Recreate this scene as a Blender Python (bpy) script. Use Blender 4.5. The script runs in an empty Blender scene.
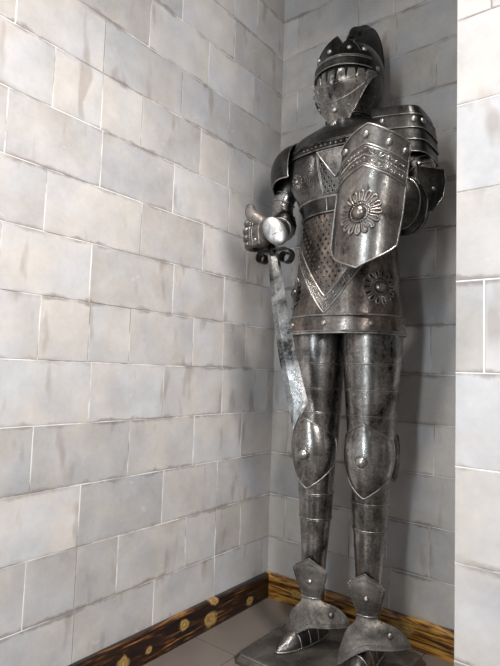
import bpy, math, random
from mathutils import Vector, Matrix
random.seed(7)
PI = math.pi
S, Cs = math.sin, math.cos
R = math.radians
scene = bpy.context.scene
col = scene.collection

# ---------------------------------------------------------------- helpers
def smooth_table(tab, z):
    """Catmull-Rom through rows (z, a, b, ...)"""
    n = len(tab)
    if z <= tab[0][0]: return tab[0][1:]
    if z >= tab[-1][0]: return tab[-1][1:]
    i = 0
    while tab[i + 1][0] < z: i += 1
    p0, p1, p2, p3 = tab[max(i-1, 0)], tab[i], tab[i+1], tab[min(i+2, n-1)]
    h = p2[0] - p1[0]; t = (z - p1[0]) / h
    out = []
    for k in range(1, len(p1)):
        m1 = (p2[k]-p0[k]) / max(p2[0]-p0[0], 1e-6) * h
        m2 = (p3[k]-p1[k]) / max(p3[0]-p1[0], 1e-6) * h
        out.append((2*t**3-3*t**2+1)*p1[k] + (t**3-2*t**2+t)*m1 + (-2*t**3+3*t**2)*p2[k] + (t**3-t**2)*m2)
    return out

class MB:
    def __init__(self): self.v = []; self.f = []; self.m = []; self.s = []
    def add(self, vs, fs, mat=0, smooth=True):
        o = len(self.v)
        self.v += [tuple(x) for x in vs]
        for f in fs:
            self.f.append(tuple(o + i for i in f)); self.m.append(mat); self.s.append(smooth)
    def grid(self, P, wrap=False, mat=0, matfn=None, smooth=True):
        nv = len(P); nu = len(P[0])
        vs = [p for row in P for p in row]; fs = []; ms = []
        for j in range(nv-1):
            for i in range(nu if wrap else nu-1):
                i2 = (i+1) % nu
                fs.append((j*nu+i, j*nu+i2, (j+1)*nu+i2, (j+1)*nu+i))
                ms.append(matfn(j, i) if matfn else mat)
        o = len(self.v)
        self.v += [tuple(x) for x in vs]
        for f, m in zip(fs, ms):
            self.f.append(tuple(o+k for k in f)); self.m.append(m); self.s.append(smooth)
    def fan(self, ring, mat=0, flip=False):
        c = sum((Vector(p) for p in ring), Vector()) / len(ring)
        n = len(ring)
        fs = [((i+1) % n, i, n) if flip else (i, (i+1) % n, n) for i in range(n)]
        self.add(list(ring)+[c], fs, mat)
    def sheet(self, fn, us, vs, th, wrap=False, mat=0, matfn=None, rim=None):
        """fn(u, v) -> Vector; a plate of thickness th (inward side = -normal)"""
        P = [[Vector(fn(u, v)) for u in us] for v in vs]
        nv, nu = len(P), len(P[0])
        Q = []
        for j in range(nv):
            row = []
            for i in range(nu):
                a = P[j][(i+1) % nu if wrap else min(i+1, nu-1)] - P[j][(i-1) % nu if wrap else max(i-1, 0)]
                b = P[min(j+1, nv-1)][i] - P[max(j-1, 0)][i]
                n = a.cross(b)
                n = n.normalized() if n.length > 1e-12 else Vector((0, -1, 0))
                row.append(P[j][i] - n*th)
            Q.append(row)
        self.grid(P, wrap, mat, matfn)
        self.grid([list(reversed(r)) for r in Q], wrap, mat)
        rm = mat if rim is None else rim
        def strip(a, b):
            self.grid([a, b], False, rm, smooth=False)
        c = lambda r: r + [r[0]] if wrap else r
        strip(c(Q[0]), c(P[0])); strip(c(P[-1]), c(Q[-1]))
        if not wrap:
            strip([r[0] for r in P], [r[0] for r in Q]); strip([r[-1] for r in Q], [r[-1] for r in P])
    def tube(self, pts, r, n=8, closed=False, mat=0, cap=True):
        pts = [Vector(p) for p in pts]; N = len(pts)
        rs = r if isinstance(r, (list, tuple)) else [r]*N
        rings = []; prev = None
        for i in range(N):
            t = (pts[(i+1) % N] - pts[i-1]) if closed else (pts[min(i+1, N-1)] - pts[max(i-1, 0)])
            t.normalize()
            if prev is None:
                ref = Vector((0, 0, 1)) if abs(t.z) < .9 else Vector((1, 0, 0))
                x = ref.cross(t).normalized()
            else:
                x = (prev - t*prev.dot(t)).normalized()
            prev = x; y = t.cross(x)
            rings.append([pts[i] + x*(rs[i]*Cs(2*PI*k/n)) + y*(rs[i]*S(2*PI*k/n)) for k in range(n)])
        if closed: rings.append(rings[0])
        self.grid(rings, True, mat)
        if cap and not closed:
            self.fan(rings[0], mat, True); self.fan(rings[-1], mat)
    def capsule(self, pts, rs, n=12, mat=0):
        """tapering chain with rounded ends"""
        P = [Vector(p) for p in pts]; rr = list(rs)
        # resample smoothly
        L = [0]
        for a, b in zip(P, P[1:]): L.append(L[-1] + (b-a).length)
        tab = [(l, p.x, p.y, p.z, r) for l, p, r in zip(L, P, rr)]
        out = []; ro = []
        M = max(8, 5*len(P))
        d0 = (P[0]-P[1]).normalized(); d1 = (P[-1]-P[-2]).normalized()
        for k in range(4):
            a = PI/2*k/4
            out.append(P[0] + d0*(rr[0]*Cs(a))); ro.append(max(rr[0]*S(a), 1e-4))
        for k in range(M+1):
            q = smooth_table(tab, L[-1]*k/M); out.append(Vector(q[:3])); ro.append(q[3])
        for k in range(3, -1, -1):
            a = PI/2*k/4
            out.append(P[-1] + d1*(rr[-1]*Cs(a))); ro.append(max(rr[-1]*S(a), 1e-4))
        self.tube(out, ro, n, mat=mat)
    def ellipsoid(self, c, rad, rot=None, n=20, m=12, mat=0, cut=None):
        c = Vector(c); rot = rot or Matrix.Identity(3)
        P = []
        for j in range(m+1):
            a = PI*j/m - PI/2
            P.append([c + rot @ Vector((rad[0]*Cs(a)*Cs(2*PI*i/n), rad[1]*Cs(a)*S(2*PI*i/n), rad[2]*S(a))) for i in range(n)])
        self.grid(P, True, mat)
    def rivet(self, p, n, r, mat=0, h=.55):
        n = Vector(n).normalized()
        rot = Vector((0, 0, 1)).rotation_difference(n).to_matrix()
        self.ellipsoid(p, (r, r, r*h), rot, 12, 8, mat)
    def box(self, a, b, mat=0, smooth=False):
        x0, y0, z0 = a; x1, y1, z1 = b
        self.add([(x0,y0,z0),(x1,y0,z0),(x1,y1,z0),(x0,y1,z0),(x0,y0,z1),(x1,y0,z1),(x1,y1,z1),(x0,y1,z1)],
                 [(0,3,2,1),(4,5,6,7),(0,1,5,4),(1,2,6,5),(2,3,7,6),(3,0,4,7)], mat, smooth)
    def prism(self, poly, d, mat=0):
        """polygon of Vectors extruded by vector d"""
        n = len(poly); a = [Vector(p) for p in poly]; b = [p + Vector(d) for p in a]
        self.add(a+b, [tuple(range(n-1, -1, -1)), tuple(range(n, 2*n))] + [(i, (i+1) % n, n+(i+1) % n, n+i) for i in range(n)], mat, False)
    def build(self, name, mats, parent=None, bevel=0):
        me = bpy.data.meshes.new(name)
        me.from_pydata(self.v, [], self.f); me.update()
        for m in (mats if isinstance(mats, (list, tuple)) else [mats]): me.materials.append(m)
        me.polygons.foreach_set('material_index', self.m)
        me.polygons.foreach_set('use_smooth', self.s)
        o = bpy.data.objects.new(name, me); col.objects.link(o)
        if parent: o.parent = parent
        if bevel:
            md = o.modifiers.new('bevel', 'BEVEL'); md.width = bevel; md.segments = 2; md.limit_method = 'ANGLE'
        return o

def tag(o, label, cat, group=None):
    o['label'] = label; o['category'] = cat
    if group: o['group'] = group

def lin(n, a, b): return [a + (b-a)*i/(n-1) for i in range(n)]

# ---------------------------------------------------------------- materials
class NT:
    def __init__(self, name):
        self.m = bpy.data.materials.new(name); self.m.use_nodes = True
        self.t = self.m.node_tree; self.b = self.t.nodes['Principled BSDF']
    def n(self, kind, **kw):
        nd = self.t.nodes.new(kind)
        for k, v in kw.items():
            if k in nd.inputs: nd.inputs[k].default_value = v
            else: setattr(nd, k, v)
        return nd
    def l(self, a, b): self.t.links.new(a, b)
    def math(self, op, a, b=None, clamp=False):
        nd = self.t.nodes.new('ShaderNodeMath'); nd.operation = op; nd.use_clamp = clamp
        for i, x in enumerate((a, b)):
            if x is None: continue
            if isinstance(x, (int, float)): nd.inputs[i].default_value = x
            else: self.l(x, nd.inputs[i])
        return nd.outputs[0]
    def mix(self, f, a, b, mode='MIX'):
        nd = self.t.nodes.new('ShaderNodeMix'); nd.data_type = 'RGBA'; nd.blend_type = mode
        for i, x in ((0, f), (6, a), (7, b)):
            if isinstance(x, (int, float)): nd.inputs[i].default_value = x
            elif isinstance(x, tuple): nd.inputs[i].default_value = (*x, 1)
            else: self.l(x, nd.inputs[i])
        return nd.outputs[2]
    def ramp(self, x, stops):
        nd = self.t.nodes.new('ShaderNodeValToRGB'); e = nd.color_ramp.elements
        while len(e) < len(stops): e.new(.5)
        for k, (p, c) in zip(e, stops):
            k.position = p; k.color = (c, c, c, 1) if isinstance(c, (int, float)) else (*c, 1)
        self.l(x, nd.inputs[0]); return nd.outputs[0]
    def noise(self, vec, scale, detail=4, rough=.55, dist=0):
        nd = self.n('ShaderNodeTexNoise', Scale=scale, Detail=detail, Roughness=rough, Distortion=dist)
        if vec is not None: self.l(vec, nd.inputs['Vector'])
        return nd.outputs[0]
    def mapping(self, vec, scale=(1, 1, 1), loc=(0, 0, 0)):
        nd = self.n('ShaderNodeMapping'); nd.inputs['Scale'].default_value = scale; nd.inputs['Location'].default_value = loc
        self.l(vec, nd.inputs['Vector']); return nd.outputs[0]
    def bump(self, h, strength, dist=.002):
        nd = self.n('ShaderNodeBump', Strength=strength, Distance=dist); self.l(h, nd.inputs['Height'])
        self.l(nd.outputs[0], self.b.inputs['Normal'])

def metal(name, dark, light, rough=(.28, .5), metallic=1.0, streak=.35, bump=.25, seedloc=(0, 0, 0), tint=None):
    t = NT(name); co = t.n('ShaderNodeTexCoord').outputs['Object']
    co = t.mapping(co, (1, 1, 1), seedloc)
    big = t.noise(co, 9, 5, .6, .4)
    st = t.noise(t.mapping(co, (34, 34, 4)), 1, 5, .65, .2)
    fine = t.noise(co, 120, 3, .6)
    f = t.math('ADD', t.math('MULTIPLY', big, 1-streak), t.math('MULTIPLY', st, streak))
    f = t.math('ADD', f, t.math('MULTIPLY', t.math('SUBTRACT', fine, .5), .22))
    c = t.ramp(f, [(.36, dark), (.5, tuple(.55*d+.45*l for d, l in zip(dark, light))), (.63, light)])
    if tint:
        c = t.mix(t.ramp(t.noise(t.mapping(co, (1, 1, 1), (3, 5, 1)), 7, 4), [(.42, 0.0), (.6, 1.0)]), c, tint, 'MULTIPLY')
    t.l(c, t.b.inputs['Base Color'])
    t.b.inputs['Metallic'].default_value = metallic
    rr = t.n('ShaderNodeMapRange'); rr.inputs[3].default_value = rough[1]; rr.inputs[4].default_value = rough[0]
    t.l(f, rr.inputs[0]); rr.inputs[1].default_value = .35; rr.inputs[2].default_value = .65
    t.l(rr.outputs[0], t.b.inputs['Roughness'])
    t.bump(t.math('ADD', t.math('MULTIPLY', big, .8), t.math('MULTIPLY', fine, .25)), bump, .004)
    return t.m

STEEL = metal('antique_steel', (.012, .012, .012), (.56, .55, .54), (.22, .38), tint=(.93, .90, .87))
DARK = metal('blackened_steel', (.009, .009, .009), (.115, .113, .11), (.24, .42), seedloc=(4, 1, 2))
TOOLED = metal('tooled_dark_steel', (.015, .015, .015), (.24, .235, .23), (.28, .45), streak=.1, bump=1.0, seedloc=(6, 2, 2))
EDGE = metal('worn_bright_steel', (.16, .155, .15), (.62, .61, .59), (.25, .42), bump=.1)
COPPER = metal('browned_steel', (.030, .025, .022), (.36, .33, .31), (.22, .40), seedloc=(2, 3, 7), tint=(.90, .82, .77))
SHIELDM = metal('shield_steel', (.05, .048, .047), (.46, .445, .43), (.22, .40), seedloc=(5, 2, 1), tint=(.86, .79, .74))
PALE = metal('pale_bronze', (.08, .07, .065), (.50, .45, .42), (.26, .44), seedloc=(5, 5, 1))
SHINY = metal('polished_steel', (.16, .16, .165), (.62, .62, .63), (.36, .5), streak=.5, seedloc=(1, 8, 3))
BLADE = metal('blotched_blade_steel', (.022, .022, .022), (.38, .38, .38), (.22, .4), streak=.05, seedloc=(1, 2, 3))
LEATHER = metal('grey_tooled_hide', (.07, .065, .06), (.36, .335, .31), (.36, .56), metallic=.75, streak=.15, bump=.6)
GLOVE = metal('brown_tooled_hide', (.035, .031, .028), (.24, .215, .20), (.42, .62), metallic=.65, streak=.1, bump=.9)
PLINTH = metal('smoked_plinth', (.045, .041, .036), (.17, .155, .135), (.22, .45), metallic=.5, streak=.1, bump=.7)
BLACK = metal('black_plume', (.008, .008, .009), (.03, .03, .03), (.35, .55), metallic=.2, bump=.2)
t = NT('shade_and_petal_black'); t.b.inputs['Base Color'].default_value = (.006, .006, .006, 1); t.b.inputs['Roughness'].default_value = .9  # black painted for shade inside eye slot and holes; rosette petals share it
t.l(t.ramp(t.noise(t.n('ShaderNodeTexCoord').outputs['Object'], 30), [(.3, .004), (.7, .008)]), t.b.inputs['Base Color']); SHADE_PETAL_BLACK = t.m

def stone_material(name):
    t = NT(name)
    at = t.n('ShaderNodeAttribute', attribute_name='stone')
    sep = t.n('ShaderNodeSeparateColor'); t.l(at.outputs['Color'], sep.inputs[0])
    tone, hue, rnd = sep.outputs[0], sep.outputs[1], sep.outputs[2]
    uv = t.n('ShaderNodeUVMap'); sx = t.n('ShaderNodeSeparateXYZ'); t.l(uv.outputs[0], sx.inputs[0])
    co = t.n('ShaderNodeTexCoord').outputs['Object']
    off = t.n('ShaderNodeCombineXYZ'); t.l(t.math('MULTIPLY', rnd, 13.0), off.inputs[0]); t.l(t.math('MULTIPLY', rnd, 7.0), off.inputs[2])
    va = t.n('ShaderNodeVectorMath', operation='ADD'); t.l(co, va.inputs[0]); t.l(off.outputs[0], va.inputs[1]); v = va.outputs[0]
    cloud = t.noise(v, 5.5, 3, .5, .3)
    cloud2 = t.noise(t.mapping(v, (1, 1, 1), (9, 4, 2)), 9, 4, .6)
    grain = t.noise(co, 70, 4, .6)
    warm, cool = (.490, .464, .442), (.462, .463, .478)
    hmix = t.math('ADD', t.math('MULTIPLY', t.math('SUBTRACT', cloud, .5), 4.2), t.math('ADD', t.math('MULTIPLY', hue, .5), .25), True)
    c = t.mix(hmix, warm, cool)
    tn = t.math('ADD', t.math('MULTIPLY', tone, .26), .84)
    tn = t.math('ADD', tn, t.math('MULTIPLY', t.math('SUBTRACT', cloud2, .5), .62))
    tn = t.math('ADD', tn, t.math('MULTIPLY', t.math('SUBTRACT', grain, .5), .14))
    tc = t.n('ShaderNodeCombineXYZ')
    for i in range(3): t.l(tn, tc.inputs[i])
    c = t.mix(1.0, c, tc.outputs[0], 'MULTIPLY')
    # brown brushed smears, upright
    sm = t.noise(t.mapping(v, (17, 17, 5.5)), 1, 2, .5)
    c = t.mix(t.math('MULTIPLY', t.ramp(sm, [(.62, 0.0), (.72, 1.0)]), .48), c, (.25, .205, .18))
    # small pale flecks and dark nicks
    fl = t.noise(t.mapping(v, (26, 26, 40)), 1, 2, .5)
    c = t.mix(t.math('MULTIPLY', t.ramp(fl, [(.70, 0.0), (.76, 1.0)]), .3), c, (.62, .61, .6))
    # soiled line along the bed joints, broken up by noise
    d = t.math('MINIMUM', sx.outputs[1], t.math('SUBTRACT', 1.0, sx.outputs[1]))
    ed = t.ramp(t.math('ADD', d, t.math('MULTIPLY', t.math('SUBTRACT', t.noise(co, 16, 4, .6), .5), .26)), [(.0, 1.0), (.045, 0.0)])
    ed = t.math('MULTIPLY', ed, t.ramp(t.noise(t.mapping(co, (1, 1, 1), (2, 8, 5)), 4.5, 2), [(.42, .15), (.58, 1.0)]))
    c = t.mix(t.math('MULTIPLY', ed, .6), c, (.16, .13, .115))
    t.l(c, t.b.inputs['Base Color'])
    t.l(t.ramp(cloud2, [(.3, .42), (.7, .62)]), t.b.inputs['Roughness'])
    t.b.inputs['Specular IOR Level'].default_value = .35
    t.bump(t.math('ADD', t.math('MULTIPLY', cloud2, .8), t.math('MULTIPLY', grain, .3)), .25, .004)
    return t.m
STONE = stone_material('painted_stone')
t = NT('pale_mortar'); cx = t.n('ShaderNodeTexCoord').outputs['Object']
t.l(t.ramp(t.noise(cx, 6, 4, .6), [(.42, (.26, .23, .21)), (.5, (.55, .53, .51)), (.58, (.80, .79, .78))]), t.b.inputs['Base Color'])
t.b.inputs['Roughness'].default_value = .8; MORTAR = t.m

t = NT('floor_tile'); cx = t.n('ShaderNodeTexCoord').outputs['Object']
c = t.mix(t.noise(cx, 5, 5, .6), (.105, .088, .076), (.185, .160, .142))
c = t.mix(t.math('MULTIPLY', t.ramp(t.noise(t.mapping(cx, (1, 1, 1), (3, 1, 0)), 22, 4), [(.5, 0.0), (.7, 1.0)]), .35), c, (.15, .135, .12))
t.l(c, t.b.inputs['Base Color']); t.b.inputs['Roughness'].default_value = .45
t.bump(t.noise(cx, 60, 3), .12, .002); TILE = t.m
t = NT('tile_grout'); t.l(t.ramp(t.noise(t.n('ShaderNodeTexCoord').outputs['Object'], 30), [(.3, .05), (.7, .09)]), t.b.inputs['Base Color'])
t.b.inputs['Roughness'].default_value = .9; GROUT = t.m

def burnt_wood(name, axis, dark, mid, gold, knots, cut):
    """axis: 0 grain along x, 1 grain along y. knots: (along, z, r_along, r_z)"""
    t = NT(name); co = t.n('ShaderNodeTexCoord').outputs['Object']
    sep = t.n('ShaderNodeSeparateXYZ'); t.l(co, sep.inputs[0])
    al, z = sep.outputs[axis], sep.outputs[2]
    sc = [18, 18, 46]; sc[axis] = 4.5
    w = t.noise(t.mapping(co, tuple(sc)), 1, 4, .6, 1.6)
    sc2 = [30, 30, 150]; sc2[axis] = 7
    fine = t.noise(t.mapping(co, tuple(sc2)), 1, 4, .6, .8)
    kmin = None
    wob = t.math('MULTIPLY', t.math('SUBTRACT', t.noise(co, 38, 3), .5), 1.3)
    for (a, zz, ra, rz) in knots:
        dx = t.math('DIVIDE', t.math('SUBTRACT', al, a), ra); dz = t.math('DIVIDE', t.math('SUBTRACT', z, zz), rz)
        d = t.math('SQRT', t.math('ADD', t.math('MULTIPLY', dx, dx), t.math('MULTIPLY', dz, dz)))
        d = t.math('ADD', d, wob)
        kmin = d if kmin is None else t.math('MINIMUM', kmin, d)
    v = t.math('ADD', w, t.math('MULTIPLY', t.math('SUBTRACT', fine, .5), .55))
    if kmin is not None:   # grain swirls round the knots
        v = t.math('ADD', v, t.math('MULTIPLY', t.math('SINE', t.math('MULTIPLY', kmin, 7.0)), t.math('MULTIPLY', t.ramp(kmin, [(.25, 1.0), (1.0, 0.0)]), .10)))
    c = t.ramp(v, cut(dark, mid, gold))
    if kmin is not None:
        ring = t.ramp(kmin, [(.0, (.50, .33, .13)), (.3, (.22, .12, .035)), (.5, (.42, .26, .08)), (.9, (.52, .35, .13))])
        c = t.mix(t.ramp(kmin, [(.55, .9), (1.05, 0.0)]), c, ring)
    t.l(c, t.b.inputs['Base Color']); t.b.inputs['Roughness'].default_value = .32
    t.b.inputs['Coat Weight'].default_value = .25; t.b.inputs['Coat Roughness'].default_value = .2
    t.bump(fine, .2, .002)
    return t.m
WOOD_L = burnt_wood('burnt_board_dark', 1, (.005, .002, .002), (.024, .008, .004), (.32, .16, .035),
                    [(-.498, .058, .026, .021), (-.368, .034, .036, .028), (-.348, .088, .022, .018), (-.147, .025, .022, .02), (-.648, .037, .016, .012), (-.745, .036, .026, .026), (-1.02, .055, .03, .022), (-1.3, .04, .03, .02)],
                    lambda d, m, g: [(.42, d), (.57, m), (.66, (.13, .05, .012)), (.74, g)])
WOOD_B = burnt_wood('burnt_board_golden', 0, (.02, .008, .004), (.17, .065, .013), (.52, .29, .055),
                    [(.16, .05, .03, .014), (.58, .06, .05, .02)],
                    lambda d, m, g: [(.38, d), (.46, m), (.53, (.36, .18, .034)), (.64, g)])
t = NT('ceiling_paint'); t.l(t.ramp(t.noise(t.n('ShaderNodeTexCoord').outputs['Object'], 8), [(.3, .30), (.7, .36)]), t.b.inputs['Base Color'])
t.b.inputs['Roughness'].default_value = .8; PAINT = t.m

# ---------------------------------------------------------------- the setting
CH, Z0 = .168, .06        # course height, first bed joint
GAP, DEP = .0024, .0009

def stone_wall(name, P, a0, a1, z0, z1, joints, kmax, extra=None):
    """P(a, z, d): point at along-wall a, height z, d out of the wall. joints[row % 4] = (offsets, period)"""
    mb = MB(); cols = []; uvs = []
    mb.add([P(a0, z0, 0), P(a1, z0, 0), P(a1, z1, 0), P(a0, z1, 0)], [(0, 1, 2, 3)], 1, False)
    cols.append((.5, .5, .5)); uvs.append([(0, .5)]*4)
    if extra: extra(mb, cols, uvs)
    for k in range(-1, kmax):
        za, zb = max(z0, Z0+k*CH), min(z1, Z0+(k+1)*CH)
        if zb - za < .02: continue
        offs, per = joints[k % 4]
        js = sorted(o + n*per + random.uniform(-.006, .006) for o in offs for n in range(-12, 12))
        js = [a0] + [j for j in js if a0+.04 < j < a1-.04] + [a1]
        for l, r in zip(js, js[1:]):
            g = GAP*random.uniform(.35, .75); h = GAP*random.uniform(.3, .65)
            cfull = (random.random(), random.random(), random.random())
            x0, x1, y0, y1 = l+g, r-g, za+h, zb-h
            if l == a0: x0 = l
            if r == a1: x1 = r
            d = DEP*random.uniform(.75, 1.1); c = .0009
            o = [P(x0, y0, 0), P(x1, y0, 0), P(x1, y1, 0), P(x0, y1, 0)]
            i = [P(x0+c, y0+c, d), P(x1-c, y0+c, d), P(x1-c, y1-c, d), P(x0+c, y1-c, d)]
            mb.add(o+i, [(4, 5, 6, 7), (0, 1, 5, 4), (1, 2, 6, 5), (2, 3, 7, 6), (3, 0, 4, 7)], 0, False)
            for f in range(5):
                cols.append(cfull)
                uvs.append([(0, 0), (1, 0), (1, 1), (0, 1)] if f == 0 else [(.5, [0, .5, 1, .5][f-1])]*4)
    o = mb.build(name, [STONE, MORTAR]); me = o.data
    ca = me.attributes.new('stone', 'FLOAT_COLOR', 'CORNER'); uv = me.uv_layers.new(name='UVMap')
    for p in me.polygons:
        for q, li in enumerate(p.loop_indices):
            ca.data[li].color = (*cols[p.index], 1)
            uv.data[li].uv = uvs[p.index][q] if q < len(uvs[p.index]) else (0, .5)
    o['kind'] = 'structure'
    return o

JL = {0: ((-.325, -.61), .57), 1: ((-.335, -.19, -.486), .57), 2: ((-.337, -.597), .57), 3: ((-.2, -.46, -.742, -1.057), 1.14)}
JB = {0: ((.52, .235), .57), 1: ((.648, .361, .50), .57), 2: ((.50, .215), .57), 3: ((.669, .40), .585)}
JR = {0: ((1.25, 1.54), .57), 1: ((1.023, 1.17, 1.31), .57), 2: ((1.045, 1.31), .57), 3: ((1.17, 1.44), .57)}
TOP = 2.78
XP, YP = .968, -.8          # the pier at the right of the alcove
stone_wall('wall_left', lambda a, z, d: (d, -a, z), -.0, 3.4, 0, 2.9, {k: (tuple(-o for o in v[0]), v[1]) for k, v in JL.items()}, 17)
stone_wall('wall_back', lambda a, z, d: (a, -d, z), 0, 1.0, 0, TOP, JB, 17)
def pier_side(mb, cols, uvs):
    mb.add([(XP, YP, 0), (XP, 0, 0), (XP, 0, 2.9), (XP, YP, 2.9)], [(0, 3, 2, 1)], 0, False)
    cols.append((.5, .5, .3)); uvs.append([(.5, .5)]*4)
stone_wall('wall_right', lambda a, z, d: (a, YP-d, z), XP, 3.0, 0, 2.9, JR, 17, pier_side)

mb = MB()
mb.box((-.02, -3.4, -.03), (3.0, .02, -.003), 1)
for ix in range(-1, 7):
    for iy in range(-8, 2):
        x0, x1 = max(.2+.45*ix, -.02), min(.2+.45*(ix+1), 3.0); y0, y1 = max(-.442+.45*iy, -3.4), min(-.442+.45*(iy+1), .02)
        if x1-x0 > .02 and y1-y0 > .02:
            mb.box((x0+.0015, y0+.0015, -.02), (x1-.0015, y1-.0015, 0), 0)
o = mb.build('floor', [TILE, GROUT]); o['kind'] = 'structure'

mb = MB()    # the room's ceiling with the lower soffit edge at the mouth of the alcove
LZ = 2.49
mb.box((-.05, YP+.09, TOP), (1.0, .05, TOP+.05))
mb.box((-.05, YP, LZ), (XP+.04, YP+.09, 2.95))
mb.box((-.05, -3.4, 2.9), (3.0, YP, 2.95))
o = mb.build('ceiling', PAINT); o['kind'] = 'structure'

def board(name, mat, prof, a0, a1, P):
    mb = MB(); n = len(prof)
    mb.grid([[P(a, d, z) for d, z in prof] for a in lin(24, a0, a1)], False, 0, smooth=False)
    for a in (a0, a1): mb.add([P(a, d, z) for d, z in prof], [tuple(range(n))], 0, False)
    o = mb.build(name, mat); o['kind'] = 'structure'; return o
BH = .092
prof = [(.0, 0), (.022, 0), (.022, BH-.012), (.019, BH-.004), (.013, BH), (.0, BH)]
board('baseboard_left', WOOD_L, prof, -.0225, -3.4, lambda a, d, z: (.004+d, a, z))
board('baseboard_back', WOOD_B, prof, .004, XP, lambda a, d, z: (a, -.004-d, z))

# ---------------------------------------------------------------- the suit of armour
K = Vector((.441, -.22, 0))
suit = bpy.data.objects.new('suit_of_armor', None); col.objects.link(suit); suit.location = K
tag(suit, 'full suit of antique steel plate armour with black plume, standing in the stone corner', 'suit of armor')

TORSO = [(1.00, .197, .150, 0), (1.07, .192, .145, 0), (1.15, .184, .137, 0), (1.30, .169, .126, 0), (1.38, .160, .121, 0),
         (1.43, .157, .120, 0), (1.50, .188, .140, 0), (1.55, .212, .150, 0), (1.62, .217, .145, .003), (1.67, .213, .128, .006),
         (1.698, .200, .108, .008), (1.716, .150, .092, .008), (1.728, .100, .082, .008), (1.740, .076, .076, .006), (1.80, .070, .076, .004)]
def T(th, z, off=0.0):
    a, b, cy = smooth_table(TORSO, z)
    return Vector(((a+off)*S(th), cy-(b+off)*Cs(th), z))
def Tn(th, z):
    a, b, cy = smooth_table(TORSO, z)
    return Vector((S(th)/a, -Cs(th)/b, 0)).normalized()
def thx(x, z, off=0.0):
    a = smooth_table(TORSO, z)[0] + off
    return math.asin(max(-1, min(1, x/a)))
def TX(x, z, off=0.0): return T(thx(x, z, off), z, off)
US = [2*PI*i/72 for i in range(72)]

def rosette(mb, P, N, r, petals, mat_in, mat_ed, squash=1.0):
    """raised flower at P with normal N: domed boss, beaded ring, ring of petals"""
    N = N.normalized(); up = Vector((0, 0, 1)); x = up.cross(N).normalized(); y = N.cross(x)
    rot = Matrix((x, y, N)).transposed()
    mb.ellipsoid(P, (r*.30, r*.30, r*.22), rot, 16, 8, mat_ed)
    return x, y, rot
def rosette_on(mb, surf, r, petals, mat_in, mat_ed, boss=.30, bend=None):
    """surf(u, v) -> (point, normal) in local flower coordinates"""
    P, N = surf(0, 0)
    mb.rivet(P, N, r*boss, mat_ed, .8)
    ring = [surf(r*.40*Cs(a), r*.40*S(a))[0] for a in lin(25, 0, 2*PI)[:-1]]
    for p in ring[::1]: mb.ellipsoid(p, (r*.055,)*3, None, 6, 4, mat_ed)
    for k in range(petals):
        a = 2*PI*k/petals
        loop = []
        w = PI/petals*.98
        for s in lin(7, 0, PI):
            rr = r*(.50 + .45*S(s)**.6) ; aa = a - w*Cs(s)*(.45+.55*S(s))
            loop.append(surf(rr*Cs(aa), rr*S(aa))[0])
        mb.tube(loop, r*.058, 6, mat=mat_ed)
        q, n = surf(r*.72*Cs(a), r*.72*S(a))
        # raised petal leaf
        t1 = (surf(r*.9*Cs(a), r*.9*S(a))[0]-q).normalized(); t2 = n.cross(t1)
        mb.ellipsoid(q, (r*.20, r*w*.36, r*.03), Matrix((t1, t2, n)).transposed(), 8, 6, mat_in)

# --- plinth the suit is fixed to
mb = MB()
def rr(x0, y0, x1, y1, z, c):
    return [Vector(p) for p in ((x0+c, y0, z), (x1-c, y0, z), (x1, y0+c, z), (x1, y1-c, z), (x1-c, y1, z), (x0+c, y1, z), (x0, y1-c, z), (x0, y0+c, z))]
levels = [rr(-.236, -.256, .236, .150, .0, .02), rr(-.234, -.254, .234, .148, .008, .02), rr(-.220, -.240, .220, .134, .022, .012), rr(-.214, -.234, .214, .128, .025, .01)]
mb.grid(levels, True, 0, smooth=False); mb.add(levels[-1], [tuple(range(8))], 0, False); mb.add(levels[0], [tuple(range(7, -1, -1))], 0, False)
mb.tube(levels[2], .0022, 6, True, 1)
base = mb.build('plinth', [PLINTH, EDGE], suit); base['label'] = 'low dark square plinth under the feet'

# --- tunic (the long perforated skirt below the belt)
mb = MB()
mb.sheet(lambda u, v: T(u, v, .004 if v < 1.072 else 0), US, [1.018, 1.03, 1.045, 1.06, 1.0715, 1.073] + lin(30, 1.08, 1.43), .004, True, 0,
         )
mb.tube([T(u, 1.018, .003) for u in US], .0042, 8, True, 2)
mb.tube([T(u, 1.024, .006) for u in US], .0022, 6, True, 2)
mb.tube([T(u, 1.074, .003) for u in US], .003, 6, True, 2)
for k in range(8):
    th = R(1 + 45*k); mb.rivet(T(th, 1.047, .005), Tn(th, 1.047), .0092, 2)
def chev(x, o=0): return 1.080 + o + .185*(abs(x)/.133)**1.15
def chev_line(o, r, mat=2):
    xs = lin(41, -.152, .152); pts = []
    for x in xs:
        z = chev(x, o)
        if z < 1.41: pts.append(TX(x, z, .0015))
    mb.tube(pts, r, 6, mat=mat)
chev_line(0, .0024); chev_line(.017, .0013, 1); chev_line(.035, .0013, 1); chev_line(.052, .0020)
for o_, rb in ((.010, .0032), (.042, .0034), (.026, .0026)):
    for x in lin(63, -.15, .15):
        z = chev(x, o_)
        if z < 1.41: mb.ellipsoid(TX(x, z, .001), (rb, rb, rb), None, 6, 4, 1)
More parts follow.
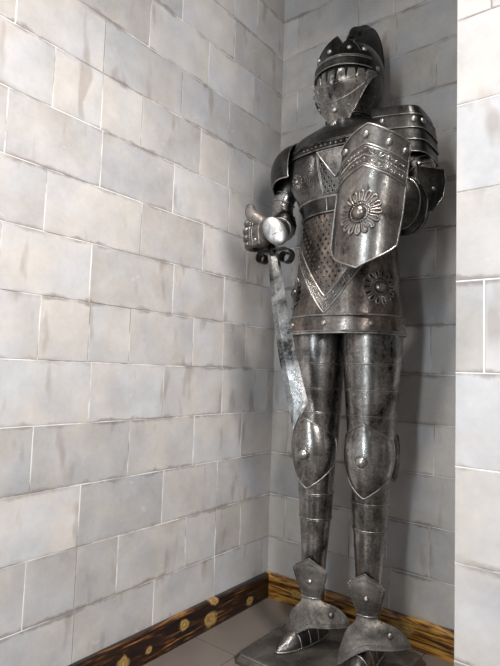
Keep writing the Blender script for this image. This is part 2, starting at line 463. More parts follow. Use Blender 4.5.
# perforated field inside the chevron
row = 0; z = 1.15
while z < 1.405:
    for i in range(-8, 9):
        x = (i + (.5 if row % 2 else 0))*.021
        if abs(x) < .146 and z > chev(x, .068):
            p = TX(x, z, .0); n = Tn(thx(x, z), z); sx_ = Vector((0, 0, 1)).cross(n)
            rot = Matrix((sx_, Vector((0, 0, 1)), n)).transposed()
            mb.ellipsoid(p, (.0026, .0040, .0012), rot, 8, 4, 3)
            mb.tube([p + n*.0007 + sx_*(.0034*Cs(a)) + Vector((0, 0, .0048*S(a))) for a in lin(9, 0, 2*PI)[:-1]], .0009, 4, True, 1)
    z += .0155; row += 1
for sgn in (-1, 1):
    th0 = sgn*R(57)
    def sf(u, v, th0=th0):
        z = 1.160+v; a = smooth_table(TORSO, z)[0]; th = th0 + u/.16
        return T(th, z, .002), Tn(th, z)
    rosette_on(mb, sf, .056, 14, 3, 1, .30)
tunic = mb.build('tunic_skirt', [COPPER, STEEL, EDGE, SHADE_PETAL_BLACK], suit); tunic['label'] = 'coppery perforated skirt with chevron band'

# --- waist belt
mb = MB()
mb.sheet(lambda u, v: T(u, v, .006), US, lin(6, 1.408, 1.456), .008, True, 0)
for zz in (1.409, 1.455): mb.tube([T(u, zz, .0065) for u in US], .0024, 6, True, 1)
mb.tube([T(R(-3), z, .007) for z in (1.411, 1.43, 1.453)], .0018, 6, mat=1)
mb.build('waist_belt', [DARK, EDGE], suit)

# --- breastplate
mb = MB()
mb.sheet(lambda u, v: T(u, v, .003), US, lin(26, 1.44, 1.70), .004, True, 0)
mb.tube([T(u, 1.458, .005) for u in US], .002, 6, True, 1)
# centre line and engraved rays
mb.tube([TX(-.036+.0016*k, 1.592-.0125*k, .004) for k in range(11)], .0022, 6, mat=1)
mb.tube([TX(-.030+.0016*k, 1.584-.0125*k, .004) for k in range(10)], .0012, 6, mat=1)
for k in range(16):
    a = R(6+5.4*k); L_ = .115 - .006*k
    pts = []
    for s in lin(8, .012, L_):
        x, z = -.044 - s*S(a), 1.598 - s*Cs(a)
        if z > 1.465 and abs(x) < .16: pts.append(TX(x, z, .0035))
    if len(pts) > 2: mb.tube(pts, .0010, 5, mat=2)
for sgn in (-1,):
    def sf(u, v, sgn=sgn):
        z = 1.532+v; th = thx(sgn*.128, 1.532) + u/.16
        return T(th, z, .004), Tn(th, z)
    rosette_on(mb, sf, .026, 12, 0, 2, .3)
# perforated field at the right of the centre line
row = 0; z = 1.472
while z < 1.58:
    for i in range(0, 8):
        x = -.016 + (i + (.5 if row % 2 else 0))*.0155
        lim = 1.600 - (x+.036)*1.36 - .016
        if z < max(lim, 1.43) and x < .14:
            p = TX(x, z, .003); n = Tn(thx(x, z), z); sx_ = Vector((0, 0, 1)).cross(n); up = Vector((0, 0, 1))
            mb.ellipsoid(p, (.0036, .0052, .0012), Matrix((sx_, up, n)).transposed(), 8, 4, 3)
            mb.tube([p + n*.001 + sx_*(.0055*Cs(a)) + up*(.0068*S(a)) for a in lin(9, 0, 2*PI)[:-1]], .0013, 4, True, 1)
    z += .0135; row += 1
breast = mb.build('breastplate', [TOOLED, EDGE, STEEL, SHADE_PETAL_BLACK], suit)
# smooth pointed lapel
mb = MB()
def lap(u, v):     # v 0 top .. 1 tip, u 0..1
    zt = 1.600 - .090*v; xl = -.036 + .066*v; xr = .100 - .066*v
    return TX(xl + (xr-xl)*u, zt, .008)
mb.sheet(lambda u, v: lap(u, v), lin(12, 0, 1), list(reversed(lin(12, 0, 1))), .003, False, 0)
mb.tube([lap(0, v) for v in lin(10, 0, 1)] + [lap(1, v) for v in lin(10, 1, 0)], .0028, 6, mat=1)
mb.tube([lap(u, 0) for u in lin(10, 0, 1)], .0022, 6, mat=1)
o = mb.build('lapel', [STEEL, EDGE], breast); o['label'] = 'smooth bright pointed lapel'

# --- gorget: collar plate over chest and shoulders
mb = MB()
def gz(th):
    t_ = math.atan2(S(th), Cs(th)); return 1.606 + .030*min(1, (abs(t_)/R(80))**2)
mb.sheet(lambda u, v: T(u, gz(u) + (1.752-gz(u))*v, .008), US, lin(18, 0, 1), .005, True, 0)
for dz, r_ in ((.002, .0026), (.024, .0018), (.030, .0014)):
    mb.tube([T(u, gz(u)+dz, .0095) for u in US], r_, 6, True, 1)
for th in lin(15, R(-24), R(40)):
    mb.ellipsoid(T(th, gz(th)+.013, .010), (.0034, .0034, .0044), None, 8, 6, 1)
mb.tube([T(u, 1.752, .008) for u in US], .004, 8, True, 0)
mb.build('gorget', [DARK, STEEL], suit)

# --- pauldrons
mb = MB()     # image-left shoulder: smooth domed cap, pointed at its lower outer corner
Cc = Vector((-.192, .002, 1.598))
def capf(u, v):   # u: -1 front .. 1 back around, v: 0 crown at the neck .. 1 lower edge
    ph = u*R(100)                    # around vertical, 0 = outward (-x)
    drop = 1 - .17*abs(math.sin(ph))
    el = R(84) - v*R(122)*drop
    ce, se = Cs(el), S(el)
    rad = Vector((.108, .118, .118))
    p = Vector((-Cs(ph)*ce*rad.x, S(ph)*ce*rad.y, se*rad.z))
    return Cc + p
mb.sheet(capf, lin(40, -1, 1), list(reversed(lin(22, 0, 1))), -.004, False, 0)
mb.tube([capf(u, 1) for u in lin(40, -1, 1)], .0026, 6, mat=1)
mb.tube([capf(-1, v) for v in lin(20, 0, 1)], .0022, 6, mat=1)
pl = mb.build('pauldron', [DARK, STEEL], suit); pl['label'] = 'smooth domed shoulder guard'

mb = MB()     # image-right shoulder: boxy, four lapped lames
Pc = [(.190, 1.742, .080, .075), (.198, 1.715, .088, .086), (.203, 1.690, .088, .088), (.210, 1.655, .084, .086), (.214, 1.622, .080, .084), (.215, 1.578, .076, .080)]
def pring(c, z, a, b, n=40, tilt=.14):
    out = []
    for i in range(n):
        th = 2*PI*i/n; ct, st = S(th), -Cs(th)
        e = .42
        x = a*math.copysign(abs(ct)**e, ct); y = b*math.copysign(abs(st)**e, st)
        out.append(Vector((c+x, y, z - x*tilt*1.2)))
    return out
def lame(z0, z1, c0, c1, a0, a1, b0, b1, top=False):
    rows = [pring(c0, z0, a0, b0), pring(c0*.5+c1*.5, (z0+z1)/2, (a0+a1)/2+.001, (b0+b1)/2+.001), pring(c1, z1, a1, b1)]
    inn = [pring(c1, z1, a1-.006, b1-.006), pring(c0, z0, a0-.006, b0-.006)]
    mb.grid(rows, True, 0); mb.grid(inn, True, 0)
    mb.grid([rows[-1], inn[0]], True, 0); mb.grid([inn[-1], rows[0]], True, 0)
    if not top: mb.tube(rows[0], .002, 6, True, 1)
lame(1.692, 1.724, .188, .182, .089, .083, .082, .076)
lame(1.648, 1.698, .195, .190, .090, .085, .084, .080)
lame(1.610, 1.656, .203, .198, .085, .082, .082, .080)
lame(1.572, 1.616, .208, .204, .080, .079, .080, .079)
mb.tube(pring(.188, 1.692, .090, .083), .0018, 6, True, 1)
topr = pring(.182, 1.724, .083, .076)
mb.grid([topr, [p*.5 + Vector((.16, .0, 1.738))*.5 for p in topr]], True, 0); mb.fan([p*.5 + Vector((.16, .0, 1.738))*.5 for p in topr], 0)
for th in (-8, 28, 64):
    q = pring(.192, 1.674, .088, .082, 360)[int(th) % 360]
    n = Vector((S(R(th)), -Cs(R(th)), .1)); mb.rivet(q, n, .0105, 1, .6)
pl = mb.build('pauldron', [DARK, EDGE], suit); pl['label'] = 'boxy riveted shoulder guard of lapped plates'

# --- helmet
HELM = [(1.69, .060, .062, .012), (1.72, .062, .070, .014), (1.78, .085, .104, .016), (1.83, .106, .130, .006), (1.89, .110, .134, .004), (1.94, .106, .128, .008),
        (1.98, .088, .106, .010), (2.005, .063, .077, .012), (2.022, .028, .036, .014), (2.027, .002, .002, .014)]
def H(th, z, off=0.0):
    a, b, cy = smooth_table(HELM, z)
    return Vector(((a+off)*S(th), cy-(b+off)*Cs(th), z))
def Hn(th, z):
    a, b, cy = smooth_table(HELM, z); return Vector((S(th)/a, -Cs(th)/b, .05)).normalized()
hz = lin(34, 1.695, 2.026)
mb = MB()
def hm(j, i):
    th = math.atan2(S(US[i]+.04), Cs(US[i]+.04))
    return 1 if (1.80 < hz[j] < 1.905 and abs(th) < R(64)) else 0  # closed skull painted black here, as the inner shade of the eye slot
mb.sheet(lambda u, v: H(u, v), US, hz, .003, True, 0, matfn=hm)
mb.tube([H(u, 1.700, .002) for u in US], .004, 6, True, 0)
for s_ in (-1, 1):
    mb.rivet(H(s_*R(74), 1.888, .012), Hn(s_*R(74), 1.888), .0085, 2)
helmet = mb.build('helmet', [DARK, SHADE_PETAL_BLACK, EDGE], suit)

mb = MB()     # visor and chin: pointed face plate with dagged upper edge
def vmax(z):
    k = max(0, min(1, (z-1.706)/(1.885-1.706))); return R(18) + R(58)*k**.95
VZ0, VZ1 = 1.706, 1.872
def vtop(th):
    d = abs(th)/R(80)
    base = 1.861 + .016*d - .050*max(0, min(1, (-math.degrees(th)-22)/34))
    return base
def visor_pt(th, z, off=0.0):
    keel = .022*math.exp(-(th/R(26))**2)*max(0, 1-((z-1.80)/.085)**2)
    chin = .012*max(0, (1.80-z)/.08)
    p = H(th, z, .011+off+chin)
    p.y -= keel; return p
TE = 14                      # spacing of the slits in degrees
def slit(th):
    k = (math.degrees(th) + 600 - 3) % TE
    d = abs(k - TE/2)
    lim = abs(math.degrees(th)) < 58
    return .042*max(0, 1 - d/2.7) if lim else 0
NU = 321
def visor(u, v):
    th = u*vmax(VZ0 + (VZ1-VZ0)*v)
    return visor_pt(th, VZ0 + (vtop(th)-VZ0)*v - slit(th)*max(0, (v-.7)/.3))
vv = lin(16, 0, .70) + lin(14, .715, 1)
mb.sheet(visor, lin(NU, -1, 1), vv, .003, False, 0)
def vline(z_of, tmin, tmax, r, n=40, off=.002, mat=1):
    mb.tube([visor_pt(th, z_of(th), off) for th in lin(n, tmin, tmax)], r, 6, mat=mat)
vl = lambda th: 1.772 + .092*(abs(th)/R(72))**1.6
vline(vl, R(-72), R(72), .0018)

vline(lambda th: 1.812 + .062*(abs(th)/R(68))**1.3, R(-66), R(66), .0010)
mb.tube([visor(1, v) for v in lin(20, 0, 1)], .0020, 6, mat=0); mb.tube([visor(-1, v) for v in lin(20, 0, 1)], .0020, 6, mat=0)
mb.rivet(visor_pt(0, 1.752, .002), (0, -1, -.1), .0105, 1, .75)
for s_ in (-1, 1): mb.rivet(visor_pt(s_*R(27), 1.765, .002), (s_*.4, -1, -.1), .005, 1)
mb.ellipsoid((0, -.106, 1.704), (.015, .013, .012), None, 12, 8, 0)
vis = mb.build('visor', [STEEL, EDGE], helmet); vis['label'] = 'pointed face guard with slit upper edge'

mb = MB()     # crown band with its peaks
CR = [(1.880, .116, .141, .003), (1.915, .115, .139, .004), (1.95, .110, .131, .006), (2.02, .100, .117, .006)]
CM = R(82); CE = R(64)
def crz(th):
    d = math.degrees(th) - 5
    if d <= 0: z = 1.996 - .056*min(1, -d/62) - .03*max(0, (-d-62)/25)
    elif d < 12: z = 1.996 - .034*d/12
    else:
        k = ((d-12) % 30)/30
        z = 1.962 + .020*S(PI*k) - .050*max(0, d-20)/40
    return z
def CRp(th, z, off=0):
    a, b, cy = smooth_table(CR, z); return Vector(((a+off)*S(th), cy-(b+off)*Cs(th), z))
U2 = lin(181, -CM, CE)
mb.sheet(lambda u, v: CRp(u, 1.882 + (crz(u)-1.882)*v), U2, lin(14, 0, 1), .0035, False, 0)
mb.tube([CRp(u, crz(u)) for u in U2], .0020, 6, mat=0)
for zz, r_ in ((1.884, .0022), (1.913, .0018), (1.919, .0012)): mb.tube([CRp(u, zz, .001) for u in U2], r_, 6, mat=1)
for d_ in (-66, -36, -6, 28, 52):
    th = R(d_); mb.rivet(CRp(th, 1.945, .001), Vector((S(th), -Cs(th), .1)), .0092, 1, .7)
mb.build('crown', [DARK, EDGE], helmet)

mb = MB()     # plume: thick curled crest in the middle plane
rim = [(-.034, 2.026), (-.016, 2.066), (.036, 2.100), (.075, 2.128), (.118, 2.134), (.155, 2.112), (.178, 2.068), (.182, 2.012), (.168, 1.955)]
inn = [(-.030, 2.012), (-.012, 2.020), (.012, 2.030), (.040, 2.036), (.066, 2.030), (.092, 2.012), (.108, 1.985), (.120, 1.962), (.128, 1.935)]
tabr = [(i, *p) for i, p in enumerate(rim)]; tabi = [(i, *p) for i, p in enumerate(inn)]
rows = []
for q in lin(41, 0, 8):
    ry, rz = smooth_table(tabr, q); iy, iz = smooth_table(tabi, q)
    ring = []
    w = .044*S(PI*min(1, max(.06, q/8*.9+.08)))**.5
    for k in range(20):
        a = 2*PI*k/20
        s_ = .5 + .5*Cs(a); bulge = w*S(a)*(.55+.45*s_)
        ring.append(Vector((bulge + .016, iy + (ry-iy)*s_, iz + (rz-iz)*s_)))
    rows.append(ring)
mb.grid(rows, True, 0); mb.fan(rows[0], 0, True); mb.fan(rows[-1], 0)
mb.tube([(.016, *smooth_table(tabr, q)) for q in lin(40, 0, 8)], [.012*(1-.0*k/39) for k in range(40)], 10)
mb.tube([(.044, *smooth_table([(i, a[0]*.75+b[0]*.25, a[1]*.75+b[1]*.25) for i, (a, b) in enumerate(zip(rim, inn))], q)) for q in lin(30, .6, 7.4)], .008, 8)
pm = mb.build('plume', BLACK, helmet); pm['label'] = 'black curled plume'

# --- arms
def ring_on(mb, a, b, t_, r, rt, mat):
    a, b = Vector(a), Vector(b); c = a.lerp(b, t_); d = (b-a).normalized()
    x = d.orthogonal().normalized(); y = d.cross(x)
    mb.tube([c + x*r*Cs(k) + y*r*S(k) for k in lin(25, 0, 2*PI)[:-1]], rt, 6, True, mat)

def glove(mb, c, sx, mat=0, seam=1):
    """fist closed on an upright grip behind c; sx = -1: knuckles to -x"""
    c = Vector(c)
    q = lambda x, y, z: c + Vector((x*-sx, y, z))*1.1
    rot = Matrix.Identity(3)
    mb.ellipsoid(q(.004, .006, .0), (.047, .030, .051), None, 20, 14, mat)
    mb.ellipsoid(q(.022, .004, .003), (.034, .029, .041), None, 16, 12, mat)
    zs = (.034, .0115, -.011, -.033); ln = (.96, 1.04, 1.0, .86)
    for z, l in zip(zs, ln):
        pts = [q(.0, -.004, z*.9), q(-.034*l, -.004, z), q(-.054*l, .012, z*1.02), q(-.050*l, .040, z*1.02), q(-.026*l, .056, z*1.0), q(-.002, .050, z*.96)]
        mb.capsule(pts, (.0145, .015, .015, .0135, .012, .0105), 12, mat)
        k = q(-.036*l, -.0175, z); mb.rivet(k, (0, -1, 0), .0045, seam)
    mb.capsule([q(.004, .0, .030), q(-.018, -.006, .048), q(-.031, -.004, .064), q(-.037, .0, .080)], (.023, .0215, .020, .0165), 12, mat)
    # tooled back plate: stitched edge and rivet
    for s_ in lin(12, -.036, .036):
        mb.ellipsoid(q(-.020, -.0235+abs(s_)*.18, s_), (.0022, .0022, .0026), None, 6, 4, seam)
    mb.tube([q(-.012, -.0235+abs(s_)*.2, s_) for s_ in lin(10, -.038, .038)], .0012, 5, mat=seam)
    mb.tube([q(.012, -.0225+abs(s_)*.2, s_) for s_ in lin(10, -.038, .038)], .0012, 5, mat=seam)
    mb.rivet(q(.0, -.0205, -.026), (0, -1, -.3), .0065, seam)

def arm(side):
    mb = MB()
    if side < 0:
        sh, el0, el1, wr = (-.222, .005, 1.625), (-.258, -.012, 1.50), (-.238, -.035, 1.405), (-.178, -.165, 1.362)
    else:
        sh, el0, el1, wr = (.225, .0, 1.62), (.258, -.008, 1.52), (.255, -.02, 1.43), (.185, -.17, 1.395)
    mb.capsule([sh, tuple((a+b)/2 for a, b in zip(sh, el0)), el0, el1], (.043, .041, .0385, .042), 24, 0)
    mb.capsule([el1, tuple(.6*a+.4*b for a, b in zip(el1, wr)), wr], (.044, .039, .029), 24, 0)
    ring_on(mb, sh, el0, .93, .0405, .0026, 1); ring_on(mb, sh, el0, .70, .0415, .0018, 1)
    ring_on(mb, el1, wr, .55, .040, .002, 1)
    a = mb.build('arm', [STEEL, EDGE], suit)
    # elbow guard
    mb = MB()
    c = Vector(el1)
    rad = (.043, .045, .056) if side < 0 else (.064, .074, .088)
    cc = c + (Vector((.004, .0, .012)) if side < 0 else Vector((-.022, -.055, -.032)))
    mb.ellipsoid(cc, rad, None, 28, 18, 0)
    for k in (-.5, .0, .5):
        zz = rad[2]*k; f = math.sqrt(1-k*k)
        if side > 0:     # lapped arcs seen end-on
            yy = rad[1]*k; mb.tube([cc + Vector((rad[0]*f*Cs(t_)*1.01, yy, rad[2]*f*S(t_)*1.01)) for t_ in lin(37, 0, 2*PI)[:-1]], .0022, 6, True, 1)
        else:
            mb.tube([cc + Vector((rad[0]*f*Cs(t_)*1.01, rad[1]*f*S(t_)*1.01, zz)) for t_ in lin(37, 0, 2*PI)[:-1]], .0018, 6, True, 0)
    mb.build('elbow_guard', [DARK, STEEL], a)
    # winged side plate of the elbow
    mb = MB()
    ol = [(-.052, .078), (-.040, .066), (.048, .072), (.056, .040), (.048, -.012), (.012, -.058), (-.018, -.070), (-.034, -.048), (-.034, .0), (-.050, .030)]
    if side > 0: o0, du = Vector((.300, -.060, 1.440)), Vector((.50, .80, .0))
    else: o0, du = Vector((-.285, .005, 1.43)), Vector((-.30, .90, .0))
    du.normalize(); nn = du.cross(Vector((0, 0, 1)))
    if side < 0: nn = -nn
    sc = 1.0 if side > 0 else .62
    cpt = Vector((0, 0, 0))
    poly = [o0 + du*(u*sc) + Vector((0, 0, w*sc)) for u, w in ol]
    ctr = o0 + nn*.014
    n = len(poly)
    front = [p for p in poly] + [ctr]; back = [p - nn*.004 for p in poly] + [ctr - nn*.004]
    fs = [(i, (i+1) % n, n) for i in range(n)] + [((i+1) % n + n+1, i + n+1, 2*n+1) for i in range(n)] + [(i, i+n+1, (i+1) % n+n+1, (i+1) % n) for i in range(n)]
    mb.add(front+back, fs, 0, False)
    mb.tube(poly, .0022, 6, True, 1)
    mb.rivet(ctr + nn*.001, nn, .007, 1)
    mb.build('elbow_wing', [DARK, STEEL], a)
    # gauntlet: cuff and tooled glove
    mb = MB()
    wv = Vector(wr)
    if side < 0:
        n_ = Vector((.62, -.76, .12)).normalized(); ax = Vector((.42, .05, -.62)); ax = (ax - n_*ax.dot(n_)).normalized(); ay = n_.cross(ax)
        cpos = Vector((-.140, -.224, 1.341))
        rot = Matrix((ax, ay, n_)).transposed()
        mb.ellipsoid(cpos, (.052, .037, .015), rot, 28, 14, 0)
        mb.tube([cpos + ax*.012 + ay*(.030*s_) + n_*(.0155*math.sqrt(max(0, 1-s_*s_-.07))) for s_ in lin(13, -.94, .94)], .0013, 5, mat=1)
        mb.capsule([cpos - n_*.034, wv*.5+Vector(el1)*.5], (.026, .040), 20, 1)
    else:
        mb.capsule([wv, wv*.6+Vector(el1)*.4], (.034, .046), 20, 1)
    mb.build('gauntlet_cuff', [SHINY, STEEL], a)
    mb = MB()
    glove(mb, (-.207, -.218, 1.345) if side < 0 else (.175, -.200, 1.40), -1 if side < 0 else 1)
    mb.build('gauntlet', [GLOVE, EDGE], a)
    return a
arm(-1); arm(1)

# --- legs
LEG = [(.06, .036, 0), (.12, .037, 0), (.20, .038, 0), (.28, .0415, 0), (.36, .048, .002), (.44, .0545, .003), (.52, .0585, .002), (.60, .0635, 0), (.67, .0685, 0), (.74, .0735, 0), (.83, .0785, 0), (.92, .083, 0), (1.06, .087, 0)]
def leg(side):
    lx = .098*side
    def L(th, z, off=0.0):
        r, cy = smooth_table(LEG, z); r += off
        if side > 0: r += .006*max(0, min(1, (z-.75)/.25))
        return Vector((lx + r*S(th), cy - r*1.03*Cs(th), z))
    Ln = lambda th, z: Vector((S(th), -Cs(th), 0))
    mb = MB()
    mb.sheet(lambda u, v: L(u, v, .003 if v > .64 else 0), US[::2], [.08] + lin(24, .1, .635) + lin(22, .645, 1.06), .003, True, 0)
    for zz in (.925, .843, .765): 
        mb.tube([L(u, zz, .004) for u in US[::2]], .0023, 6, True, 1); mb.tube([L(u, zz-.005, .004) for u in US[::2]], .0012, 5, True, 1)
    for zz in (.496, .415):
        mb.tube([L(u, zz, .001) for u in US[::2]], .0023, 6, True, 1); mb.tube([L(u, zz-.005, .001) for u in US[::2]], .0012, 5, True, 1)
    lg = mb.build('leg', [STEEL, EDGE], suit)
    # knee guard
    mb = MB(); TM = R(80)
    KO = R(8 if side > 0 else 3)
    def kn(u, v):
        th = u*TM + KO; d = abs(u)
        zt = .742 - .058*d; zb = .515 + .075*d**1.2
        z = zb + (zt-zb)*v
        bul = .016*S(PI*v)**.8*(1-.55*d*d)
        return L(th, z, .007 + bul)
    mb.sheet(kn, lin(33, -1, 1), lin(17, 0, 1), .003, False, 0)
    for v in (0, 1): mb.tube([kn(u, v) + Vector((0, 0, 0)) for u in lin(33, -1, 1)], .0034, 8, mat=1)
    for s_ in (-1, 1): mb.tube([kn(s_, v) for v in lin(12, 0, 1)], .0024, 6, mat=1)
    mb.rivet(kn(0, .50), (S(KO), -Cs(KO), 0), .0185, 1, .75)
    mb.tube([kn(.021/.083/TM*.0+ .17*Cs(a), .5+.094*S(a)) for a in lin(25, 0, 2*PI)[:-1]], .0016, 6, True, 0)
    mb.build('knee_guard', [STEEL, EDGE], lg)
    # fan shaped side wing of the knee
    mb = MB()
    ol = [(-.055, .020), (-.038, .056), (-.005, .075), (.030, .066), (.052, .030), (.052, -.030), (.030, -.066), (-.004, -.075), (-.036, -.050), (-.055, -.020)]
    nn = Vector((side, .10, 0)).normalized(); du = Vector((.10*side, .99, 0)).normalized()
    o0 = Vector((lx + side*.072, .020, .640))
    poly = [o0 + du*(u*.8) + Vector((0, 0, w)) - nn*(.12*abs(u)) for u, w in ol]; n = len(poly)
    ctr = o0 + nn*.006
    fs = [(i, (i+1) % n, n) for i in range(n)] + [((i+1) % n + n+1, i + n+1, 2*n+1) for i in range(n)] + [(i, i+n+1, (i+1) % n+n+1, (i+1) % n) for i in range(n)]
    mb.add(poly+[ctr] + [p - nn*.004 for p in poly+[ctr]], fs, 0, False)
    mb.tube(poly, .0022, 6, True, 1); mb.rivet(ctr, nn, .007, 1)
    mb.build('knee_wing', [DARK, STEEL], lg)
    # sabaton: pointed shoe
    mb = MB()
    SH = [(.060, .020, .045), (.050, .034, .070), (.02, .038, .080), (-.03, .039, .075), (-.07, .039, .060), (-.11, .034, .042), (-.135, .025, .028), (-.156, .013, .018), (-.167, .003, .009)]
    rows = []
    tabS = [(-y, w, h) for y, w, h in SH]
    for q in lin(30, -.060, .167):
        w, h = smooth_table(tabS, q); y = -q
        bend = side*.16*max(0, -y+.0)
        rows.append([Vector((lx + bend + w*Cs(a)*(1 if S(a) > 0 else 1.0), y, .0252 + max(0, S(a))*h)) for a in lin(15, 0, PI)])
    mb.grid(rows, False, 0)
    mb.grid([[r[0], r[-1]] for r in rows], False, 0)
    mb.fan(rows[0], 0, True); mb.fan(rows[-1], 0)
    mb.tube([r[0] + Vector((0, 0, .003)) for r in rows] + [r[-1] + Vector((0, 0, .003)) for r in reversed(rows)], .0036, 6, mat=1)
    for q in (10, 15, 20): mb.tube(rows[q], .0018, 6, mat=1)
    mb.build('sabaton', [TOOLED, EDGE], lg)
    # hourglass ankle flap of tooled hide, draped over the instep
    mb = MB()
    W = [(0, .050, -.030, -.056, .010, .292), (.12, .060, -.006, -.060, .014, .258), (.30, .046, -.003, -.056, .012, .212), (.46, .030, 0, -.050, .010, .168),
         (.56, .038, .0, -.054, .010, .155), (.70, .076, .0, -.068, .022, .140), (.84, .108, -.008, -.082, .030, .120), (.93, .118, -.016, -.092, .034, .107), (1.0, .120, -.022, -.098, .036, .097)]
    def flap(u, v):
        k = 0; side_ = 1.0 if u > 0 else 1 - .24*max(0, min(1, (v-.5)/.3))
        while k < len(W)-2 and W[k+1][0] < v: k += 1
        f_ = (v-W[k][0])/(W[k+1][0]-W[k][0])
        w, dz, y0, cv, z0 = [a_ + (b_-a_)*f_ for a_, b_ in zip(W[k][1:], W[k+1][1:])] if v < .5 else smooth_table(W, v)
        d = abs(u)
        zz = z0 + dz*d**(1.0 if v < .5 else 1.8)
        if v > .5 and u < 0: zz -= .050*(-u)**1.5*(v-.5)/.5     # the outer lobe hangs lower over the toe
        x, y = w*u*side_, y0 + cv*d**2
        if v > .5 and u > 0: zz += .020*u**2*(v-.5)/.5
        an = R(14 + 16*v)
        return Vector((lx + x*Cs(an) - y*S(an), x*S(an) + y*Cs(an), max(zz, .031)))
    mb.sheet(flap, lin(29, -1, 1), list(reversed(lin(33, 0, 1))), .004, False, 0)
    ins = .86
    for a_, b_ in ((.05, .42), (.60, .93)):
        for s_ in (-ins, ins):
            for v in lin(13, a_, b_): mb.ellipsoid(flap(s_, v) + Vector((0, -.001, .001)), (.0017, .0017, .0017), None, 5, 4, 1)
    for u in lin(26, -ins, ins):
        mb.ellipsoid(flap(u, .93) + Vector((0, -.0012, .001)), (.0019, .0019, .0019), None, 5, 4, 1)
        mb.ellipsoid(flap(u, .06) + Vector((0, -.0012, .001)), (.0017, .0017, .0017), None, 5, 4, 1)
    mb.tube([flap(u, 1) for u in lin(29, -1, 1)], .0024, 6, mat=0)
    mb.tube([flap(u, 0) for u in lin(29, -1, 1)], .002, 6, mat=0)
    mb.tube([flap(u, .47) for u in lin(15, -1, 1)], .0022, 6, mat=1)
    mb.rivet(flap(0, .27) + Vector((0, -.001, 0)), (0, -1, .1), .0095, 1, .7)
    for s_ in (.62,): mb.rivet(flap(s_, .80) + Vector((s_*.002, -.001, .001)), (s_, -.6, .5), .0095, 1, .7)
    o = mb.build('ankle_flap', [LEATHER, EDGE], lg); o['label'] = 'grey stitched ankle flap draped over the shoe'
leg(-1); leg(1)

# ---------------------------------------------------------------- sword (held point down)
mb = MB()
G = Vector((-.174, -.184, 1.277)); TIP = Vector((-.022, -.235, .728))
sword = bpy.data.objects.new('sword', None); col.objects.link(sword); sword.location = K + G
tag(sword, 'broad single-edged steel sword held point down in the gauntlet', 'sword')
dl = (TIP-G); LB = dl.length; dl.normalize()
view_n = Vector((.40, -.91, .05)); wv = dl.cross(view_n).normalized(); 
if wv.x > 0: wv = -wv          # wv points to image left (the back of the blade)
bn = wv.cross(dl).normalized()
if bn.y > 0: bn = -bn
def bl(s, w, d): 
    bow = .012*S(PI*min(1, s/LB))
    return dl*s + wv*(w+bow) + bn*d
NB = 40; rowsF = []
for i in range(NB+1):
    s = LB*i/NB
    wl = .017 + .002*(s/LB); wr_ = -.019 - .026*(s/LB)**.7
    cutl = LB-.072
    if s > cutl:          # clipped point: the edge runs back to the tip
        wr_ = wr_ + (wl-.003-wr_)*((s-cutl)/.072)
    mid = (wl+wr_)/2
    rowsF.append([bl(s, wl, 0), bl(s, wl*.7+wr_*.3, .0032), bl(s, wl*.2+wr_*.8, .0028), bl(s, wr_, 0), bl(s, wl*.2+wr_*.8, -.0028), bl(s, wl*.7+wr_*.3, -.0032)])
mb.grid(rowsF, True, 0, smooth=False); mb.fan(rowsF[0], 0, True); mb.fan(rowsF[-1], 0)
mb.rivet(bl(LB-.076, -.019, .0022), bn, .0035, 1)
mb.build('blade', [BLADE, EDGE], sword)
mb = MB()    # cross guard with scrolled ends
def ribbon(path, w, th):
    P = [Vector(p) for p in path]; rows = []
    for i, p in enumerate(P):
        t_ = (P[min(i+1, len(P)-1)] - P[max(i-1, 0)]).normalized(); n = t_.cross(Vector((0, 1, 0))).normalized()
        h = Vector((0, w/2, 0))
        rows.append([p-h-n*th, p+h-n*th, p+h+n*th, p-h+n*th])
    mb.grid(rows, True, 0, smooth=False); mb.add(rows[0], [(0, 1, 2, 3)], 0, False); mb.add(rows[-1], [(3, 2, 1, 0)], 0, False)
left = [(-.052+.0, 0, .010), (-.046, 0, .012), (-.03, 0, .012), (0, 0, .010), (.02, 0, .012), (.05, 0, .014)]
sc1 = [Vector((-.040, 0, -.010)) + Vector((S(a), 0, Cs(a)))*(.021 - .0014*(-a)) for a in lin(26, -R(400), 0)]
sc2 = [Vector((.052, 0, -.013)) + Vector((S(a), 0, Cs(a)))*(.027 - .0020*a) for a in lin(30, 0, R(430))]
ribbon(sc1 + [Vector((-.02, 0, .0115)), Vector((0, 0, .012)), Vector((.03, 0, .014))] + sc2, .030, .0016)
mb.build('cross_guard', [DARK, EDGE], sword)
mb = MB()
mb.tube([-dl*s + Vector((0, 0, 0)) for s in lin(12, -.004, .118)], [.010+.0015*S(k*1.1) for k in range(12)], 14, mat=0)
for k in range(7): ring_on(mb, -dl*.01, -dl*.11, k/6, .0115, .0016, 0)
mb.build('grip', [DARK, EDGE], sword)
mb = MB(); mb.ellipsoid(-dl*.126, (.015, .015, .013), None, 16, 10, 0); mb.build('pommel', [STEEL, EDGE], sword)

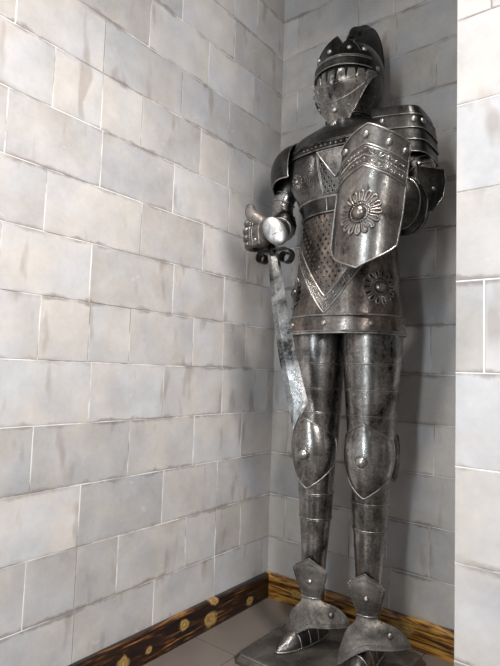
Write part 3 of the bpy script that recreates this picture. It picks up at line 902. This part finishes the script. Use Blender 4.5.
# ---------------------------------------------------------------- shield (held in front of the other arm)
SC = Vector((.178, -.275, 1.38))
shield = bpy.data.objects.new('shield', None); col.objects.link(shield); shield.location = K + SC
tag(shield, 'curved steel shield with embossed flower and scalloped band, held before the chest', 'shield')
PH = R(59); RR = .123
def sh(u, v, off=0.0):
    """u -1..1 across, v in metres up from the centre"""
    ph = u*PH
    r = RR + off
    return Vector((r*S(ph) + .105*v, RR - r*Cs(ph), v))
def shn(u): return Vector((S(u*PH), -Cs(u*PH), 0))
def top(u): return .204 - (.060*u if u > 0 else -.042*u)
def bot(u):
    d = abs(u-.12); return -.198 + .052*d + .024*min(1, d)**6 + .006*u
def wid(v): return 1.0 if v > -.05 else 1 - .10*((-.05-v)/.14)
def shp(u, k, off=0.0):
    v = bot(u) + (top(u)-bot(u))*k
    return sh(u*wid(v), v, off)
mb = MB()
mb.sheet(shp, lin(49, -1, 1), lin(41, 0, 1), .004, False, 0)
edge = [shp(u, 1, .001) for u in lin(41, -1, 1)] + [shp(1, k, .001) for k in lin(30, .98, .02)] + [shp(u, 0, .001) for u in lin(41, 1, -1)] + [shp(-1, k, .001) for k in lin(30, .02, .98)]
mb.tube(edge, .0026, 8, True, 1)
def bandline(o_, r, mat=1): mb.tube([sh(u, top(u)-o_, .001) for u in lin(41, -.985, .985)], r, 6, mat=mat)
for o_, r in ((.055, .0026), (.062, .0014), (.116, .0030), (.109, .0014)): bandline(o_, r)
NSC = 11
for o_, flip in ((.072, 1), (.100, 1)):
    for k in range(NSC):
        u0 = -1 + (2*k+1)/NSC
        pts = []
        for a in lin(9, 0, PI):
            u = u0 - .088*Cs(a); pts.append(sh(max(-.98, min(.98, u)), top(u)-o_ - .0095*S(a)*flip + .004, .001))
        mb.tube(pts, .0020, 6, mat=0)
        mb.rivet(sh(u0, top(u0)-o_+.001, .0), shn(u0), .0056, 0, .5)
for u in lin(52, -.96, .96): mb.ellipsoid(sh(u, top(u)-.086, .001), (.0025,)*3, None, 6, 4, 1)
for u in (-.62, -.02, .52, .90):
    mb.rivet(sh(u, top(u)-.030, .001), shn(u), .0112, 1, .65)
def ssf(u, v):
    uu = .05 + u/(RR*PH); return sh(uu, -.045+v, .002), shn(uu)
rosette_on(mb, ssf, .064, 16, 0, 2, .31)
mb.build('face_plate', [SHIELDM, EDGE, PALE], shield)
mb = MB()
mb.tube([Vector((.004, RR*.55-.04+.05*S(a), .02+.04*Cs(a)*1.0)) for a in lin(13, 0, PI)], .007, 8)
mb.build('hand_grip', DARK, shield)

# ---------------------------------------------------------------- light
def area(name, loc, target, size, power, color=(1, 1, 1)):
    d = bpy.data.lights.new(name, 'AREA'); d.shape = 'DISK'; d.size = size; d.energy = power; d.color = color
    o = bpy.data.objects.new(name, d); col.objects.link(o); o.location = loc
    o.rotation_euler = (Vector(target)-Vector(loc)).to_track_quat('-Z', 'Y').to_euler()
    return o
d = bpy.data.lights.new('downlight_alcove', 'SPOT'); d.energy = 150; d.color = (1, .93, .86); d.spot_size = R(94); d.spot_blend = .7; d.shadow_soft_size = .07
o = bpy.data.objects.new('downlight_alcove', d); col.objects.link(o); o.location = (.86, -1.02, 2.86)
area('room_lamp', (2.75, -2.15, 1.75), (1.0, -1.0, 1.2), 1.3, 96, (1, .975, .96))
area('downlight_left', (.5, -2.3, 2.86), (.1, -1.4, .9), .3, 10, (1, .92, .83))
d = bpy.data.lights.new('highlight_strip', 'AREA'); d.shape = 'RECTANGLE'; d.size = .20; d.size_y = 2.0; d.energy = 30; d.color = (.90, .97, 1)  # added strip lamp, unseen behind the camera, for highlights on the armour
o = bpy.data.objects.new('highlight_strip', d); col.objects.link(o); o.location = (.70, -3.35, 1.35); o.rotation_euler = (R(90), 0, 0)
w = bpy.data.worlds.new('world'); scene.world = w; w.use_nodes = True
bgn = w.node_tree.nodes['Background']; bgn.inputs[0].default_value = (.80, .93, 1.0, 1); bgn.inputs[1].default_value = .07

# ---------------------------------------------------------------- camera
cam = bpy.data.cameras.new('camera'); co = bpy.data.objects.new('camera', cam); col.objects.link(co)
yaw, pit, rol, fpx = -.6601416700817444, .07394462408505253, .03412728169845989, 523.8577969787104
f = Vector((S(yaw)*Cs(pit), Cs(yaw)*Cs(pit), S(pit))); r = Vector((Cs(yaw), -S(yaw), 0)); u = r.cross(f)
r2 = r*Cs(rol) + u*S(rol); u2 = u*Cs(rol) - r*S(rol)
M = Matrix((r2, u2, -f)).transposed().to_4x4(); M.translation = Vector((1.257275575845554, -1.7877867438216768, .8885699609678752))
co.matrix_world = M
cam.sensor_fit = 'VERTICAL'; cam.sensor_height = 24; cam.lens = fpx*24/666; cam.clip_start = .02
scene.camera = co
scene.view_settings.view_transform = 'Standard'; scene.view_settings.look = 'None'
scene.view_settings.gamma = 1; scene.view_settings.use_curve_mapping = False
scene.view_settings.exposure = -.14
